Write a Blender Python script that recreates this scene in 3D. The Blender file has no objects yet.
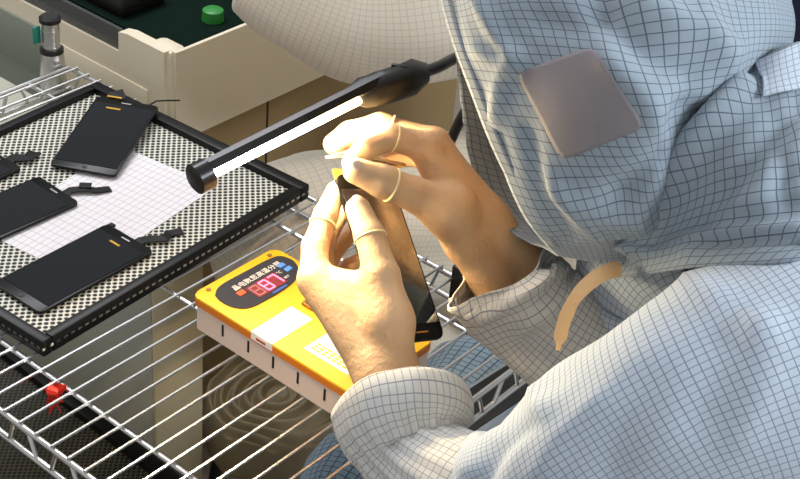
import bpy, bmesh, math, random
import numpy as np
from mathutils import Vector, Matrix, noise
from mathutils.bvhtree import BVHTree

random.seed(4)
SC = bpy.context.scene
COL = SC.collection
V = Vector

# ------------------------------------------------------------------ camera
FPX = 1454.07
XW = np.array([0.7619, 0.6427, 0.0790])
PITCH, ROLL, YAW = 0.593802, 0.0952382, 0.646835
def _basis():
    f = np.array([0, math.cos(PITCH), -math.sin(PITCH)]); x = np.array([1., 0, 0]); u = np.cross(x, f)
    X = math.cos(ROLL) * x + math.sin(ROLL) * u
    U = -math.sin(ROLL) * x + math.cos(ROLL) * u
    c, s = math.cos(YAW), math.sin(YAW)
    R = np.array([[c, -s, 0], [s, c, 0], [0, 0, 1]])
    return R @ X, R @ U, R @ f
XW, UW, FW = _basis()
C0 = np.array([0, 0, 1.])
def ray(px, py):
    return XW * (px - 400) / FPX - UW * (py - 239.5) / FPX + FW
def pd(px, py, d):
    """place seen at (px, py) at distance d along the optical axis"""
    return V(C0 + ray(px, py) * d)
def pl(px, py, ax, val):
    r = ray(px, py); t = (val - C0[ax]) / r[ax]
    return V(C0 + r * t)

cam_d = bpy.data.cameras.new('camera')
cam = bpy.data.objects.new('camera', cam_d); COL.objects.link(cam)
M3 = Matrix((XW, UW, -FW)).transposed()
cam.matrix_world = Matrix.Translation(V(C0)) @ M3.to_4x4()
cam_d.sensor_fit = 'HORIZONTAL'; cam_d.sensor_width = 36; cam_d.lens = FPX * 36 / 800
cam_d.clip_start = .02
SC.camera = cam

# ------------------------------------------------------------------ world, lights, exposure
w = bpy.data.worlds.new('room_air'); SC.world = w; w.use_nodes = True
w.node_tree.nodes['Background'].inputs[0].default_value = (.95, .97, 1.0, 1)
w.node_tree.nodes['Background'].inputs[1].default_value = .38
def area(name, loc, target, sx, sy, power, color):
    d = bpy.data.lights.new(name, 'AREA'); d.shape = 'RECTANGLE'; d.size = sx; d.size_y = sy
    d.energy = power; d.color = color
    o = bpy.data.objects.new(name, d); COL.objects.link(o)
    o.location = loc
    o.rotation_euler = (V(target) - V(loc)).to_track_quat('-Z', 'Y').to_euler()
    return o
area('ceiling_light', (1.05, 1.45, 1.45), (-.4, .95, .2), 1.2, .4, 30, (.84, .92, 1.0))
area('ceiling_light', (-2.1, 1.3, 1.75), (-1.1, .9, 0), 1.4, .5, 18, (.95, .96, 1.0))
SC.view_settings.view_transform = 'Standard'; SC.view_settings.look = 'None'
SC.view_settings.gamma = 1; SC.view_settings.use_curve_mapping = False
SC.view_settings.exposure = .58

# ------------------------------------------------------------------ materials
def hexc(h):
    c = [int(h[i:i + 2], 16) / 255 for i in (0, 2, 4)]
    return tuple((x / 12.92 if x <= .04045 else ((x + .055) / 1.055) ** 2.4) for x in c) + (1,)
def mat(name, color, rough=.5, metal=0, spec=.5, coat=0, sss=0, trans=0, alpha=1, noise_amt=0, noise_scale=40, bump=0, bump_scale=60, emit=None, estr=0, sheen=0):
    m = bpy.data.materials.new(name); m.use_nodes = True
    nt = m.node_tree; b = nt.nodes['Principled BSDF']
    c = hexc(color) if isinstance(color, str) else tuple(color) + (1,) * (4 - len(color))
    b.inputs['Base Color'].default_value = c
    b.inputs['Roughness'].default_value = rough; b.inputs['Metallic'].default_value = metal
    b.inputs['Specular IOR Level'].default_value = spec
    b.inputs['Coat Weight'].default_value = coat
    b.inputs['Transmission Weight'].default_value = trans; b.inputs['Alpha'].default_value = alpha
    b.inputs['Sheen Weight'].default_value = sheen
    if sss:
        b.inputs['Subsurface Weight'].default_value = sss
        b.inputs['Subsurface Radius'].default_value = (.012, .004, .002)
        b.inputs['Subsurface Scale'].default_value = .6
    if emit:
        b.inputs['Emission Color'].default_value = hexc(emit) if isinstance(emit, str) else tuple(emit) + (1,)
        b.inputs['Emission Strength'].default_value = estr
    if noise_amt or bump:
        tc = nt.nodes.new('ShaderNodeTexCoord')
    if noise_amt:
        n = nt.nodes.new('ShaderNodeTexNoise'); n.inputs['Scale'].default_value = noise_scale; n.inputs['Detail'].default_value = 5
        nt.links.new(tc.outputs['Object'], n.inputs['Vector'])
        mx = nt.nodes.new('ShaderNodeMix'); mx.data_type = 'RGBA'
        mx.inputs[6].default_value = tuple(x * (1 - noise_amt) for x in c[:3]) + (1,)
        mx.inputs[7].default_value = tuple(min(1, x * (1 + noise_amt)) for x in c[:3]) + (1,)
        nt.links.new(n.outputs[0], mx.inputs[0]); nt.links.new(mx.outputs[2], b.inputs['Base Color'])
    if bump:
        n = nt.nodes.new('ShaderNodeTexNoise'); n.inputs['Scale'].default_value = bump_scale; n.inputs['Detail'].default_value = 4
        nt.links.new(tc.outputs['Object'], n.inputs['Vector'])
        bp = nt.nodes.new('ShaderNodeBump'); bp.inputs['Strength'].default_value = bump; bp.inputs['Distance'].default_value = .002
        nt.links.new(n.outputs[0], bp.inputs['Height']); nt.links.new(bp.outputs[0], b.inputs['Normal'])
    return m
def math_node(nt, op, a, b=None, c=None):
    n = nt.nodes.new('ShaderNodeMath'); n.operation = op
    for i, v in enumerate((a, b, c)):
        if v is None: continue
        if isinstance(v, (int, float)): n.inputs[i].default_value = v
        else: nt.links.new(v, n.inputs[i])
    return n.outputs[0]
def check_cloth(name, base, line, pitch, width, rough=.75, trans=.12, strength=1.0):
    """woven cloth with a fine dark grid thread, laid out in the cloth's own UV metres"""
    m = mat(name, base, rough, sheen=.25, spec=.2)
    nt = m.node_tree; b = nt.nodes['Principled BSDF']
    uv = nt.nodes.new('ShaderNodeUVMap'); sp = nt.nodes.new('ShaderNodeSeparateXYZ')
    nt.links.new(uv.outputs[0], sp.inputs[0])
    def line_mask(s):
        f = math_node(nt, 'FRACT', math_node(nt, 'DIVIDE', s, pitch))
        d = math_node(nt, 'ABSOLUTE', math_node(nt, 'SUBTRACT', f, .5))
        mr = nt.nodes.new('ShaderNodeMapRange'); nt.links.new(d, mr.inputs[0])
        h = width / pitch / 2
        mr.inputs[1].default_value = h * .5; mr.inputs[2].default_value = h * 1.6
        mr.inputs[3].default_value = 1; mr.inputs[4].default_value = 0
        return mr.outputs[0]
    mk = math_node(nt, 'MAXIMUM', line_mask(sp.outputs[0]), line_mask(sp.outputs[1]))
    mk = math_node(nt, 'MULTIPLY', mk, strength)
    mx = nt.nodes.new('ShaderNodeMix'); mx.data_type = 'RGBA'
    nt.links.new(mk, mx.inputs[0]); mx.inputs[6].default_value = hexc(base); mx.inputs[7].default_value = hexc(line)
    nt.links.new(mx.outputs[2], b.inputs['Base Color'])
    nz = nt.nodes.new('ShaderNodeTexNoise'); nz.inputs['Scale'].default_value = 900
    bp = nt.nodes.new('ShaderNodeBump'); bp.inputs['Strength'].default_value = .25; bp.inputs['Distance'].default_value = .0006
    nt.links.new(uv.outputs[0], nz.inputs['Vector']); nt.links.new(nz.outputs[0], bp.inputs['Height']); nt.links.new(bp.outputs[0], b.inputs['Normal'])
    # thin cloth lets a little light through
    tr = nt.nodes.new('ShaderNodeBsdfTranslucent'); nt.links.new(mx.outputs[2], tr.inputs[0])
    ms = nt.nodes.new('ShaderNodeMixShader'); ms.inputs[0].default_value = trans
    nt.links.new(b.outputs[0], ms.inputs[1]); nt.links.new(tr.outputs[0], ms.inputs[2])
    nt.links.new(ms.outputs[0], nt.nodes['Material Output'].inputs[0])
    return m
def mesh_sheet(name, base, hole, pitch, r):
    """perforated sheet: staggered dark oval holes"""
    m = mat(name, base, .45, spec=.4); nt = m.node_tree; b = nt.nodes['Principled BSDF']
    tc = nt.nodes.new('ShaderNodeTexCoord'); sp = nt.nodes.new('ShaderNodeSeparateXYZ'); nt.links.new(tc.outputs['Object'], sp.inputs[0])
    px, py = pitch, pitch * 1.1
    def dist(ox, oy):
        fx = math_node(nt, 'SUBTRACT', math_node(nt, 'FRACT', math_node(nt, 'ADD', math_node(nt, 'DIVIDE', sp.outputs[0], px), ox + 100)), .5)
        fy = math_node(nt, 'SUBTRACT', math_node(nt, 'FRACT', math_node(nt, 'ADD', math_node(nt, 'DIVIDE', sp.outputs[1], py), oy + 100)), .5)
        fx = math_node(nt, 'MULTIPLY', fx, px); fy = math_node(nt, 'MULTIPLY', fy, py)
        return math_node(nt, 'SQRT', math_node(nt, 'ADD', math_node(nt, 'MULTIPLY', fx, fx), math_node(nt, 'MULTIPLY', fy, fy)))
    d = math_node(nt, 'MINIMUM', dist(0, 0), dist(.5, .5))
    mr = nt.nodes.new('ShaderNodeMapRange'); nt.links.new(d, mr.inputs[0])
    mr.inputs[1].default_value = r * .85; mr.inputs[2].default_value = r * 1.15; mr.inputs[3].default_value = 1; mr.inputs[4].default_value = 0
    mx = nt.nodes.new('ShaderNodeMix'); mx.data_type = 'RGBA'; nt.links.new(mr.outputs[0], mx.inputs[0])
    mx.inputs[6].default_value = hexc(base); mx.inputs[7].default_value = hexc(hole)
    nt.links.new(mx.outputs[2], b.inputs['Base Color'])
    bp = nt.nodes.new('ShaderNodeBump'); bp.invert = True; bp.inputs['Distance'].default_value = .002; bp.inputs['Strength'].default_value = .6
    nt.links.new(mr.outputs[0], bp.inputs['Height']); nt.links.new(bp.outputs[0], b.inputs['Normal'])
    return m
def grid_paper(name, base, line, pitch, width):
    m = mat(name, base, .8); nt = m.node_tree; b = nt.nodes['Principled BSDF']
    tc = nt.nodes.new('ShaderNodeTexCoord'); sp = nt.nodes.new('ShaderNodeSeparateXYZ'); nt.links.new(tc.outputs['Object'], sp.inputs[0])
    def lm(s, p):
        f = math_node(nt, 'FRACT', math_node(nt, 'ADD', math_node(nt, 'DIVIDE', s, p), 100.0))
        return math_node(nt, 'LESS_THAN', f, width / p)
    mk = math_node(nt, 'MAXIMUM', lm(sp.outputs[0], pitch), lm(sp.outputs[1], pitch * 1.5))
    mx = nt.nodes.new('ShaderNodeMix'); mx.data_type = 'RGBA'; nt.links.new(mk, mx.inputs[0])
    mx.inputs[6].default_value = hexc(base); mx.inputs[7].default_value = hexc(line)
    nt.links.new(mx.outputs[2], b.inputs['Base Color'])
    return m

M = dict(
    chrome=mat('chrome_wire', (.66, .65, .63), .30, 1),
    black_plastic=mat('black_plastic', '15130f', .45),
    black_satin=mat('black_satin', '0d0b09', .4, spec=.3),
    glass_black=mat('black_glass', (.006, .007, .010), .08, spec=.28),
    bezel=mat('black_bezel', '060606', .3, spec=.3),
    flex=mat('flex_cable', '0e0b09', .5, spec=.3),
    tape=mat('yellow_tape', 'd9a514', .5),
    paper=grid_paper('grid_paper', 'f8f2f2', 'b9a9b4', .0085, .0006),
    mesh=mesh_sheet('perforated_sheet', 'ece7d6', '12100d', .0092, .0026),
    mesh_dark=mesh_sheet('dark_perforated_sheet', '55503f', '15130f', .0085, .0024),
    cream=mat('cream_plastic', 'f6e8cc', .42, noise_amt=.03, noise_scale=12),
    grey_panel=mat('grey_panel', '8f9688', .55, noise_amt=.05, noise_scale=8),
    mat_green=mat('green_mat', '071c14', .85, spec=.1, noise_amt=.2, noise_scale=60),
    acrylic=mat('smoky_acrylic', '5b5e5c', .18, alpha=.8),
    green=mat('green_cap', '2f8f3a', .4),
    green_tag=mat('green_tag', '19806b', .5),
    brown=mat('brown_board', 'a3895f', .6, noise_amt=.08, noise_scale=20),
    orange=mat('yellow_orange_plastic', 'fcbb08', .4),
    rim_orange=mat('orange_rim_plastic', 'dd7a14', .45),
    body=mat('pale_plastic', 'e6d0c2', .5),
    slot=mat('dark_slot', '17120f', .8),
    panel=mat('black_panel', '1f1613', .35),
    white=mat('white_sticker', 'f4f0ea', .55),
    orange_text=mat('yellow_print', 'e9c22b', .6),
    red_print=mat('red_print', 'b0503a', .6),
    white_print=mat('white_print', 'f2ece2', .5),
    red_led=mat('red_led', (.25, .02, .03), .4, emit=(1, .13, .22), estr=3.2),
    dim_led=mat('dim_led', 'b27a72', .5),
    led_window=mat('led_window', '8c1f26', .3),
    orange_btn=mat('orange_button', 'e2622f', .4),
    blue_btn=mat('blue_button', '5b94e6', .4),
    blue_print=mat('blue_print', '3c5fae', .5),
    brass=mat('brass_clamp', 'a37a3a', .35, .8),
    lamp_black=mat('lamp_black', '14110e', .3),
    led_strip=mat('lit_led_strip', (1, .9, .7), .4, emit=(1.0, .76, .45), estr=470),
    skin=mat('skin', (.64, .42, .235), .45, sss=.18, spec=.35, noise_amt=.10, noise_scale=35, bump=.55, bump_scale=210),
    latex=mat('latex_cot', (.82, .66, .42), .40, alpha=.38, bump=.2, bump_scale=150),
    latex_ring=mat('latex_ring', (.85, .70, .38), .45),
    steel=mat('steel', (.7, .68, .64), .25, 1),
    suit=check_cloth('blue_white_check_cloth', 'c4cfda', '7c8aa2', .0058, .0006),
    hood=check_cloth('grey_blue_check_cloth', '97a4af', '3c4453', .0088, .0008, strength=.8),
    cuff=check_cloth('cuff_check_cloth', 'dad9d4', '8b8f9b', .0066, .0006),
    trouser=check_cloth('trouser_check_cloth', '8398a6', '33465c', .0078, .0010),
    warm_lit_suit=check_cloth('cream_check_cloth', 'e4d8c4', 'b7a68f', .0078, .0009, strength=.45),  # white suit cloth, the warm light on it put into both colours
    hem=check_cloth('hem_cloth', '8d99a3', '444c5c', .0088, .0008),
    patch=mat('grey_net_panel', '878184', .6, noise_amt=.12, noise_scale=18, spec=.3, bump=.3, bump_scale=700),
    strap=mat('peach_strap', 'e2b784', .8, bump=.4, bump_scale=200),
    hair=mat('dark_hair', '120d0a', .5),
    red_rag=mat('red_ribbon', 'e0301c', .5),
    cover=mat('wrinkled_cover', '8f8062', .7, noise_amt=.25, noise_scale=15, bump=.5, bump_scale=40),
    floor=mat('floor', '948878', .6, noise_amt=.12, noise_scale=5),
    wall=mat('wall_paint', 'a9ada6', .8, noise_amt=.03, noise_scale=3),
    carton_face=mat('grey_carton', 'b9b7a6', .7, noise_amt=.06, noise_scale=10),
    shelf_grey=mat('shelf_grey', '59646a', .5, noise_amt=.1, noise_scale=8),
    navy=mat('navy_plastic', '0b0f2a', .5),
    dark_metal=mat('dark_metal', '2b2a2a', .45, .3),
    frame_blue=mat('grey_blue_frame', '93a0ac', .45),
)

# ------------------------------------------------------------------ helpers
def tag(o, label, cat, group=None):
    o['label'] = label; o['category'] = cat
    if group: o['group'] = group
    return o
def empty(name, loc=(0, 0, 0), rot=(0, 0, 0)):
    o = bpy.data.objects.new(name, None); COL.objects.link(o); o.empty_display_size = .05
    o.location = loc; o.rotation_euler = rot
    bpy.context.view_layer.update()
    return o
def link(name, me, m, parent=None, smooth=True, world=False):
    o = bpy.data.objects.new(name, me); COL.objects.link(o)
    if m: me.materials.append(m)
    if smooth:
        for p in me.polygons: p.use_smooth = True
    if parent:
        o.parent = parent
        if world:
            bpy.context.view_layer.update()
            o.matrix_parent_inverse = parent.matrix_world.inverted()
    return o
def from_bm(name, bm, m, parent=None, smooth=True, world=False):
    me = bpy.data.meshes.new(name); bmesh.ops.recalc_face_normals(bm, faces=bm.faces)
    bm.to_mesh(me); bm.free()
    o = link(name, me, m, parent, smooth, world)
    if smooth:
        try: me.set_sharp_from_angle(angle=math.radians(38))
        except Exception: pass
    return o
def add_box(bm, x0, x1, y0, y1, z0, z1, bev=0, seg=2):
    b2 = bmesh.new()
    vs = [b2.verts.new((x, y, z)) for x in (x0, x1) for y in (y0, y1) for z in (z0, z1)]
    for q in ((0, 1, 3, 2), (4, 6, 7, 5), (0, 4, 5, 1), (2, 3, 7, 6), (0, 2, 6, 4), (1, 5, 7, 3)):
        b2.faces.new([vs[i] for i in q])
    if bev: bmesh.ops.bevel(b2, geom=b2.edges[:], offset=bev, segments=seg, affect='EDGES', profile=.5)
    merge(bm, b2)
def merge(bm, b2, mtx=None):
    if mtx is not None: bmesh.ops.transform(b2, matrix=mtx, verts=b2.verts)
    me = bpy.data.meshes.new('t'); b2.to_mesh(me); b2.free(); bm.from_mesh(me); bpy.data.meshes.remove(me)
def box(name, x0, x1, y0, y1, z0, z1, m, parent=None, bev=.0, world=False):
    bm = bmesh.new(); add_box(bm, x0, x1, y0, y1, z0, z1, bev)
    return from_bm(name, bm, m, parent, True, world)
def catmull(P, n):
    """resample a polyline of numpy points smoothly into n points"""
    P = np.asarray(P, float); k = len(P)
    if k == 2: return np.array([P[0] + (P[1] - P[0]) * t for t in np.linspace(0, 1, n)])
    E = np.vstack([2 * P[0] - P[1], P, 2 * P[-1] - P[-2]])
    out = []
    for s in np.linspace(0, k - 1, n):
        i = min(int(s), k - 2); t = s - i
        a, b, c, d = E[i], E[i + 1], E[i + 2], E[i + 3]
        out.append(.5 * ((2 * b) + (c - a) * t + (2 * a - 5 * b + 4 * c - d) * t * t + (3 * b - a - 3 * c + d) * t ** 3))
    return np.array(out)
def add_tube(bm, pts, r, seg=8, cap=True):
    """round bar through 3D points; r a number or a list"""
    pts = [V(p) for p in pts]; n = len(pts)
    rs = [r] * n if isinstance(r, (int, float)) else list(r)
    t0 = (pts[1] - pts[0]).normalized()
    a = t0.orthogonal().normalized()
    rings = []
    for i, p in enumerate(pts):
        t = (pts[min(i + 1, n - 1)] - pts[max(i - 1, 0)]).normalized()
        a = (a - t * a.dot(t)).normalized(); b = t.cross(a)
        rings.append([bm.verts.new(p + (a * math.cos(2 * math.pi * k / seg) + b * math.sin(2 * math.pi * k / seg)) * rs[i]) for k in range(seg)])
    for i in range(n - 1):
        for k in range(seg):
            bm.faces.new((rings[i][k], rings[i][(k + 1) % seg], rings[i + 1][(k + 1) % seg], rings[i + 1][k]))
    if cap:
        bm.faces.new(rings[0][::-1]); bm.faces.new(rings[-1])
def tube(name, pts, r, m, parent=None, seg=8, world=False, smooth_n=0):
    bm = bmesh.new()
    if smooth_n:
        rr = [r] * len(pts) if isinstance(r, (int, float)) else r
        q = catmull([list(p) + [x] for p, x in zip(pts, rr)], smooth_n)
        add_tube(bm, [x[:3] for x in q], [max(1e-4, x[3]) for x in q], seg)
    else: add_tube(bm, pts, r, seg)
    return from_bm(name, bm, m, parent, True, world)
def add_prism(bm, poly, z0, z1, bev=0):
    b2 = bmesh.new()
    lo = [b2.verts.new((x, y, z0)) for x, y in poly]; hi = [b2.verts.new((x, y, z1)) for x, y in poly]
    n = len(poly)
    b2.faces.new(lo[::-1]); top = b2.faces.new(hi)
    for i in range(n): b2.faces.new((lo[i], lo[(i + 1) % n], hi[(i + 1) % n], hi[i]))
    if bev:
        bmesh.ops.bevel(b2, geom=[e for e in top.edges], offset=bev, segments=2, affect='EDGES', profile=.5)
    merge(bm, b2)
def rounded(x0, x1, y0, y1, r, n=6):
    out = []
    for cx, cy, a0 in ((x1 - r, y1 - r, 0), (x0 + r, y1 - r, 90), (x0 + r, y0 + r, 180), (x1 - r, y0 + r, 270)):
        for i in range(n + 1):
            a = math.radians(a0 + 90 * i / n); out.append((cx + r * math.cos(a), cy + r * math.sin(a)))
    return out
def prism(name, poly, z0, z1, m, parent=None, bev=0):
    bm = bmesh.new(); add_prism(bm, poly, z0, z1, bev)
    return from_bm(name, bm, m, parent)
def vnoise(p, s): return noise.noise(V(p) * s)

def grid_mesh(name, G, UV, m, parent=None, closed=True, thick=0, cap0=False, cap1=False, levels=0):
    """mesh from a grid of points G[rows][cols] (cols wrap when closed) with UV metres"""
    R, Cn = len(G), len(G[0])
    bm = bmesh.new(); uvl = bm.loops.layers.uv.new('UVMap')
    vs = [[bm.verts.new(p) for p in row] for row in G]
    nc = Cn if closed else Cn - 1
    for i in range(R - 1):
        for k in range(nc):
            k2 = (k + 1) % Cn
            f = bm.faces.new((vs[i][k], vs[i][k2], vs[i + 1][k2], vs[i + 1][k]))
            u = [UV[i][k], UV[i][k + 1], UV[i + 1][k + 1], UV[i + 1][k]]
            for l, c in zip(f.loops, u): l[uvl].uv = c
    for flag, row in ((cap0, 0), (cap1, R - 1)):
        if flag: bm.faces.new(vs[row] if row else vs[row][::-1])
    bmesh.ops.recalc_face_normals(bm, faces=bm.faces)
    me = bpy.data.meshes.new(name); bm.to_mesh(me); bm.free()
    o = link(name, me, m, parent, True, True)
    if thick:
        s = o.modifiers.new('thickness', 'SOLIDIFY'); s.thickness = thick; s.offset = 1
    return o
def sleeve_grid(spine, rad, n=40, seg=56, flat=1.0, wr=None, ref=None, seed=0, uoff=0, gathers=()):
    """tube of cloth along a 3D spine; wr(s, a) gives extra radius (folds)"""
    q = catmull([list(p) + [r] for p, r in zip(spine, rad)], n)
    pts = [V(x[:3]) for x in q]; rs = [x[3] for x in q]
    t0 = (pts[1] - pts[0]).normalized()
    a = (V(-FW) - t0 * V(-FW).dot(t0)).normalized()
    G, UV = [], []; s = 0
    ref = ref or max(rs)
    for i, p in enumerate(pts):
        t = (pts[min(i + 1, n - 1)] - pts[max(i - 1, 0)]).normalized()
        a = (a - t * a.dot(t)).normalized(); b = t.cross(a)
        row, uv = [], []
        for k in range(seg + 1):
            th = 2 * math.pi * k / seg
            r = rs[i] + (wr(s, th, i / (n - 1)) if wr else 0)
            if k < seg: row.append(p + (a * math.cos(th) + b * math.sin(th) * flat) * r)
            uv.append(th * ref + uoff)
        if i: s += sum((p_ - q_).length for p_, q_ in zip(row, G[-1])) / seg
        G.append(row); UV.append([(u_, s) for u_ in uv])
    return G, UV
def sleeve(name, spine, rad, m, parent=None, thick=.0015, n=40, seg=56, flat=1.0, wr=None, ref=None, **k):
    G, UV = sleeve_grid(spine, rad, n, seg, flat, wr, ref)
    return grid_mesh(name, G, UV, m, parent, True, thick, **k)

# ------------------------------------------------------------------ implicit surfaces for skin
def seg_d(P, a, b, ra, rb):
    a = np.array(a); b = np.array(b); ab = b - a
    t = np.clip(((P - a) @ ab) / max(ab @ ab, 1e-12), 0, 1)
    return np.linalg.norm(P - a - t[..., None] * ab, axis=-1) - (ra + (rb - ra) * t)
def smin(a, b, k):
    h = np.clip(.5 + .5 * (b - a) / k, 0, 1)
    return b + (a - b) * h - k * h * (1 - h)
def ell_d(P, c, r, R=None):
    q = P - np.array(c)
    if R is not None: q = q @ np.array(R)
    r = np.array(r); k0 = np.linalg.norm(q / r, axis=-1); k1 = np.linalg.norm(q / (r * r), axis=-1)
    return k0 * (k0 - 1) / np.maximum(k1, 1e-9)
def nets(fn, lo, hi, h):
    """surface nets: quads of fn = 0 inside the box"""
    ax = [np.arange(lo[i], hi[i] + h, h) for i in range(3)]
    shp = tuple(len(a) for a in ax)
    D = np.empty(shp, np.float32)
    Y, Z = np.meshgrid(ax[1], ax[2], indexing='ij')
    for i in range(0, shp[0], 16):
        xs = ax[0][i:i + 16]
        P = np.stack([np.broadcast_to(xs[:, None, None], (len(xs),) + Y.shape), np.broadcast_to(Y, (len(xs),) + Y.shape), np.broadcast_to(Z, (len(xs),) + Y.shape)], -1)
        D[i:i + 16] = fn(P)
    S = D < 0
    c = np.zeros(tuple(s - 1 for s in shp) + (3,)); cnt = np.zeros(tuple(s - 1 for s in shp))
    def sl(o): return tuple(slice(o[i], shp[i] - 1 + o[i]) for i in range(3))
    cor = [(i, j, k) for i in (0, 1) for j in (0, 1) for k in (0, 1)]
    for a in cor:
        for e in range(3):
            if a[e]: continue
            b = list(a); b[e] = 1; b = tuple(b)
            da, db = D[sl(a)], D[sl(b)]
            cr = S[sl(a)] != S[sl(b)]
            t = np.where(cr, da / np.where(cr, da - db, 1), 0)
            for x in range(3):
                v = a[x] + (t if x == e else 0)
                c[..., x] += np.where(cr, v, 0)
            cnt += cr
    act = cnt > 0
    idx = -np.ones(cnt.shape, int); idx[act] = np.arange(act.sum())
    I = np.argwhere(act)
    verts = (I + c[act] / cnt[act][:, None]) * h + np.array(lo)
    faces = []
    for e in range(3):
        u, v = (e + 1) % 3, (e + 2) % 3
        a = [slice(None)] * 3; b = [slice(None)] * 3
        a[e] = slice(0, -1); b[e] = slice(1, None)
        E_ = np.argwhere(S[tuple(a)] != S[tuple(b)])
        E_ = E_[(E_[:, u] > 0) & (E_[:, v] > 0) & (E_[:, u] < shp[u] - 1) & (E_[:, v] < shp[v] - 1)]
        if not len(E_): continue
        ins = S[tuple(E_.T)]
        def cell(du, dv):
            q = E_.copy(); q[:, u] -= du; q[:, v] -= dv
            return idx[tuple(q.T)]
        q = np.stack([cell(1, 1), cell(0, 1), cell(0, 0), cell(1, 0)], 1)
        q[~ins] = q[~ins][:, ::-1]
        faces.append(q)
    F = np.vstack(faces); F = F[(F >= 0).all(1)]
    return verts, F
def relax(Vt, F, it=3, lam=.5):
    E_ = np.vstack([F[:, [0, 1]], F[:, [1, 2]], F[:, [2, 3]], F[:, [3, 0]]])
    for j in range(it):
        acc = np.zeros_like(Vt); n = np.zeros(len(Vt))
        np.add.at(acc, E_[:, 0], Vt[E_[:, 1]]); np.add.at(acc, E_[:, 1], Vt[E_[:, 0]])
        np.add.at(n, E_[:, 0], 1); np.add.at(n, E_[:, 1], 1)
        avg = acc / np.maximum(n, 1)[:, None]
        Vt = Vt + (avg - Vt) * (lam if j % 2 == 0 else -lam * .9)
    return Vt
def np_mesh(name, parts, m, parent):
    vs, fs, o = [], [], 0
    for a, f in parts: vs.append(a); fs.append(f + o); o += len(a)
    me = bpy.data.meshes.new(name)
    me.from_pydata(np.vstack(vs).tolist(), [], np.vstack(fs).tolist()); me.update()
    return link(name, me, m, parent, True, True)

# ================================================================== SETTING
FLOOR = -.78
f = box('floor', -5, 2.2, -1.6, 5.4, FLOOR - .05, FLOOR, M['floor']); f['kind'] = 'structure'
f = box('wall_back', -5, 2.2, 5.4, 5.5, FLOOR, 1.9, M['wall']); f['kind'] = 'structure'
f = box('wall_left', -5.1, -5, -1.6, 5.4, FLOOR, 1.9, M['wall']); f['kind'] = 'structure'

# ================================================================== WIRE SHELF
RX0, RX1, RY0, RY1 = -1.515, -.648, .653, 1.178
rack = empty('wire_shelf', ((RX0 + RX1) / 2, (RY0 + RY1) / 2, 0))
tag(rack, 'chrome wire rack shelf carrying the black tray and the yellow-topped device', 'shelf')
def rk(name, pts, r, seg=8, m='chrome', p=rack): return tube(name, pts, r, M[m], p, seg, True)
x = -.9731
while x - .025 > RX0 + .012: x -= .025
k = 0
while x < RX1 - .012:
    rk('wire', [(x, RY0 - .002, -.0020), (x, RY1 + .002, -.0020)], .00185, 6); x += .025; k += 1
for y in (RY0, RY1):
    rk('rail', [(RX0, y, -.0075), (RX1, y, -.0075)], .0034, 10)
    rk('rail', [(RX0, y, -.040), (RX1, y, -.040)], .0034, 10)
    zig = []; n = 13
    for i in range(2 * n + 1):
        xx = RX0 + (RX1 - RX0) * i / (2 * n); zz = -.010 if i % 2 else -.037
        zig += [(xx - .012, y, zz), (xx + .012, y, zz)]
    zig = [p for p in zig if RX0 < p[0] < RX1]
    rk('truss_wire', zig, .0026, 8)
for xx in (RX0, RX1):
    rk('end_rail', [(xx, RY0, -.0075), (xx, RY1, -.0075)], .0034, 10)
    rk('end_rail', [(xx, RY0, -.040), (xx, RY1, -.040)], .0034, 10)
    zig = []; n = 8
    for i in range(2 * n + 1):
        yy = RY0 + (RY1 - RY0) * i / (2 * n); zz = -.010 if i % 2 else -.037
        zig += [(xx, yy - .011, zz), (xx, yy + .011, zz)]
    zig = [p for p in zig if RY0 < p[1] < RY1]
    rk('truss_wire', zig, .0026, 8)
for yy in (.722, .914, 1.104):
    rk('cross_bar', [(RX0, yy, -.0072), (RX1, yy, -.0072)], .0029, 8)
def post(x, y, top):
    bm = bmesh.new(); add_tube(bm, [(x, y, FLOOR), (x, y, top)], .0125, 20)
    zz = FLOOR + .05
    while zz < top - .01:
        add_tube(bm, [(x, y, zz), (x, y, zz + .003)], .0132, 20); zz += .025
    o = from_bm('post', bm, M['chrome'], rack, True, True)
    bm = bmesh.new(); add_tube(bm, [(x, y, top - .002), (x, y, top + .004), (x, y, top + .007)], [.0155, .0155, .012], 20)
    c = from_bm('post_cap', bm, M['black_plastic'], o, True, True)
    bm = bmesh.new(); add_tube(bm, [(x, y, -.042), (x, y, .004), (x, y, .012)], [.0205, .0175, .0165], 20)
    c = from_bm('collar', bm, M['chrome'], o, True, True)
    bm = bmesh.new(); add_tube(bm, [(x, y, .012), (x, y, .018)], [.0172, .0172], 20)
    from_bm('collar_ring', bm, M['black_plastic'], o, True, True)
    return o
pp = post(-1.540, 1.168, .062)
bm = bmesh.new(); add_box(bm, -1.5535, -1.5500, 1.146, 1.158, .026, .052, .001)
from_bm('green_tag', bm, M['green_tag'], pp, True, True)['label'] = 'small green tag'
post(-1.528, .653, .058)
post(-.636, 1.178, -.044); post(-.636, .653, -.044)

# ================================================================== MESH TRAY
TR = empty('mesh_tray', (-1.2135, .94, .0), (0, 0, math.radians(3.0)))
tag(TR, 'black framed perforated tray on the wire shelf holding loose phone screens', 'tray')
tw, th = .192, .219
box('perforated_sheet', -tw, tw, -th, th, .009, .012, M['mesh'], TR)
bm = bmesh.new()
for a in ((-tw, tw, -th, -th + .013), (-tw, tw, th - .017, th), (-tw, -tw + .013, -th + .0132, th - .0172), (tw - .013, tw, -th + .0132, th - .0172)):
    add_box(bm, a[0], a[1], a[2], a[3], .0, .021, .002)
from_bm('frame', bm, M['black_satin'], TR)
def T(x, y, z=0):      # world point -> tray local
    return TR.matrix_world.inverted() @ V((x, y, z))

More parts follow.
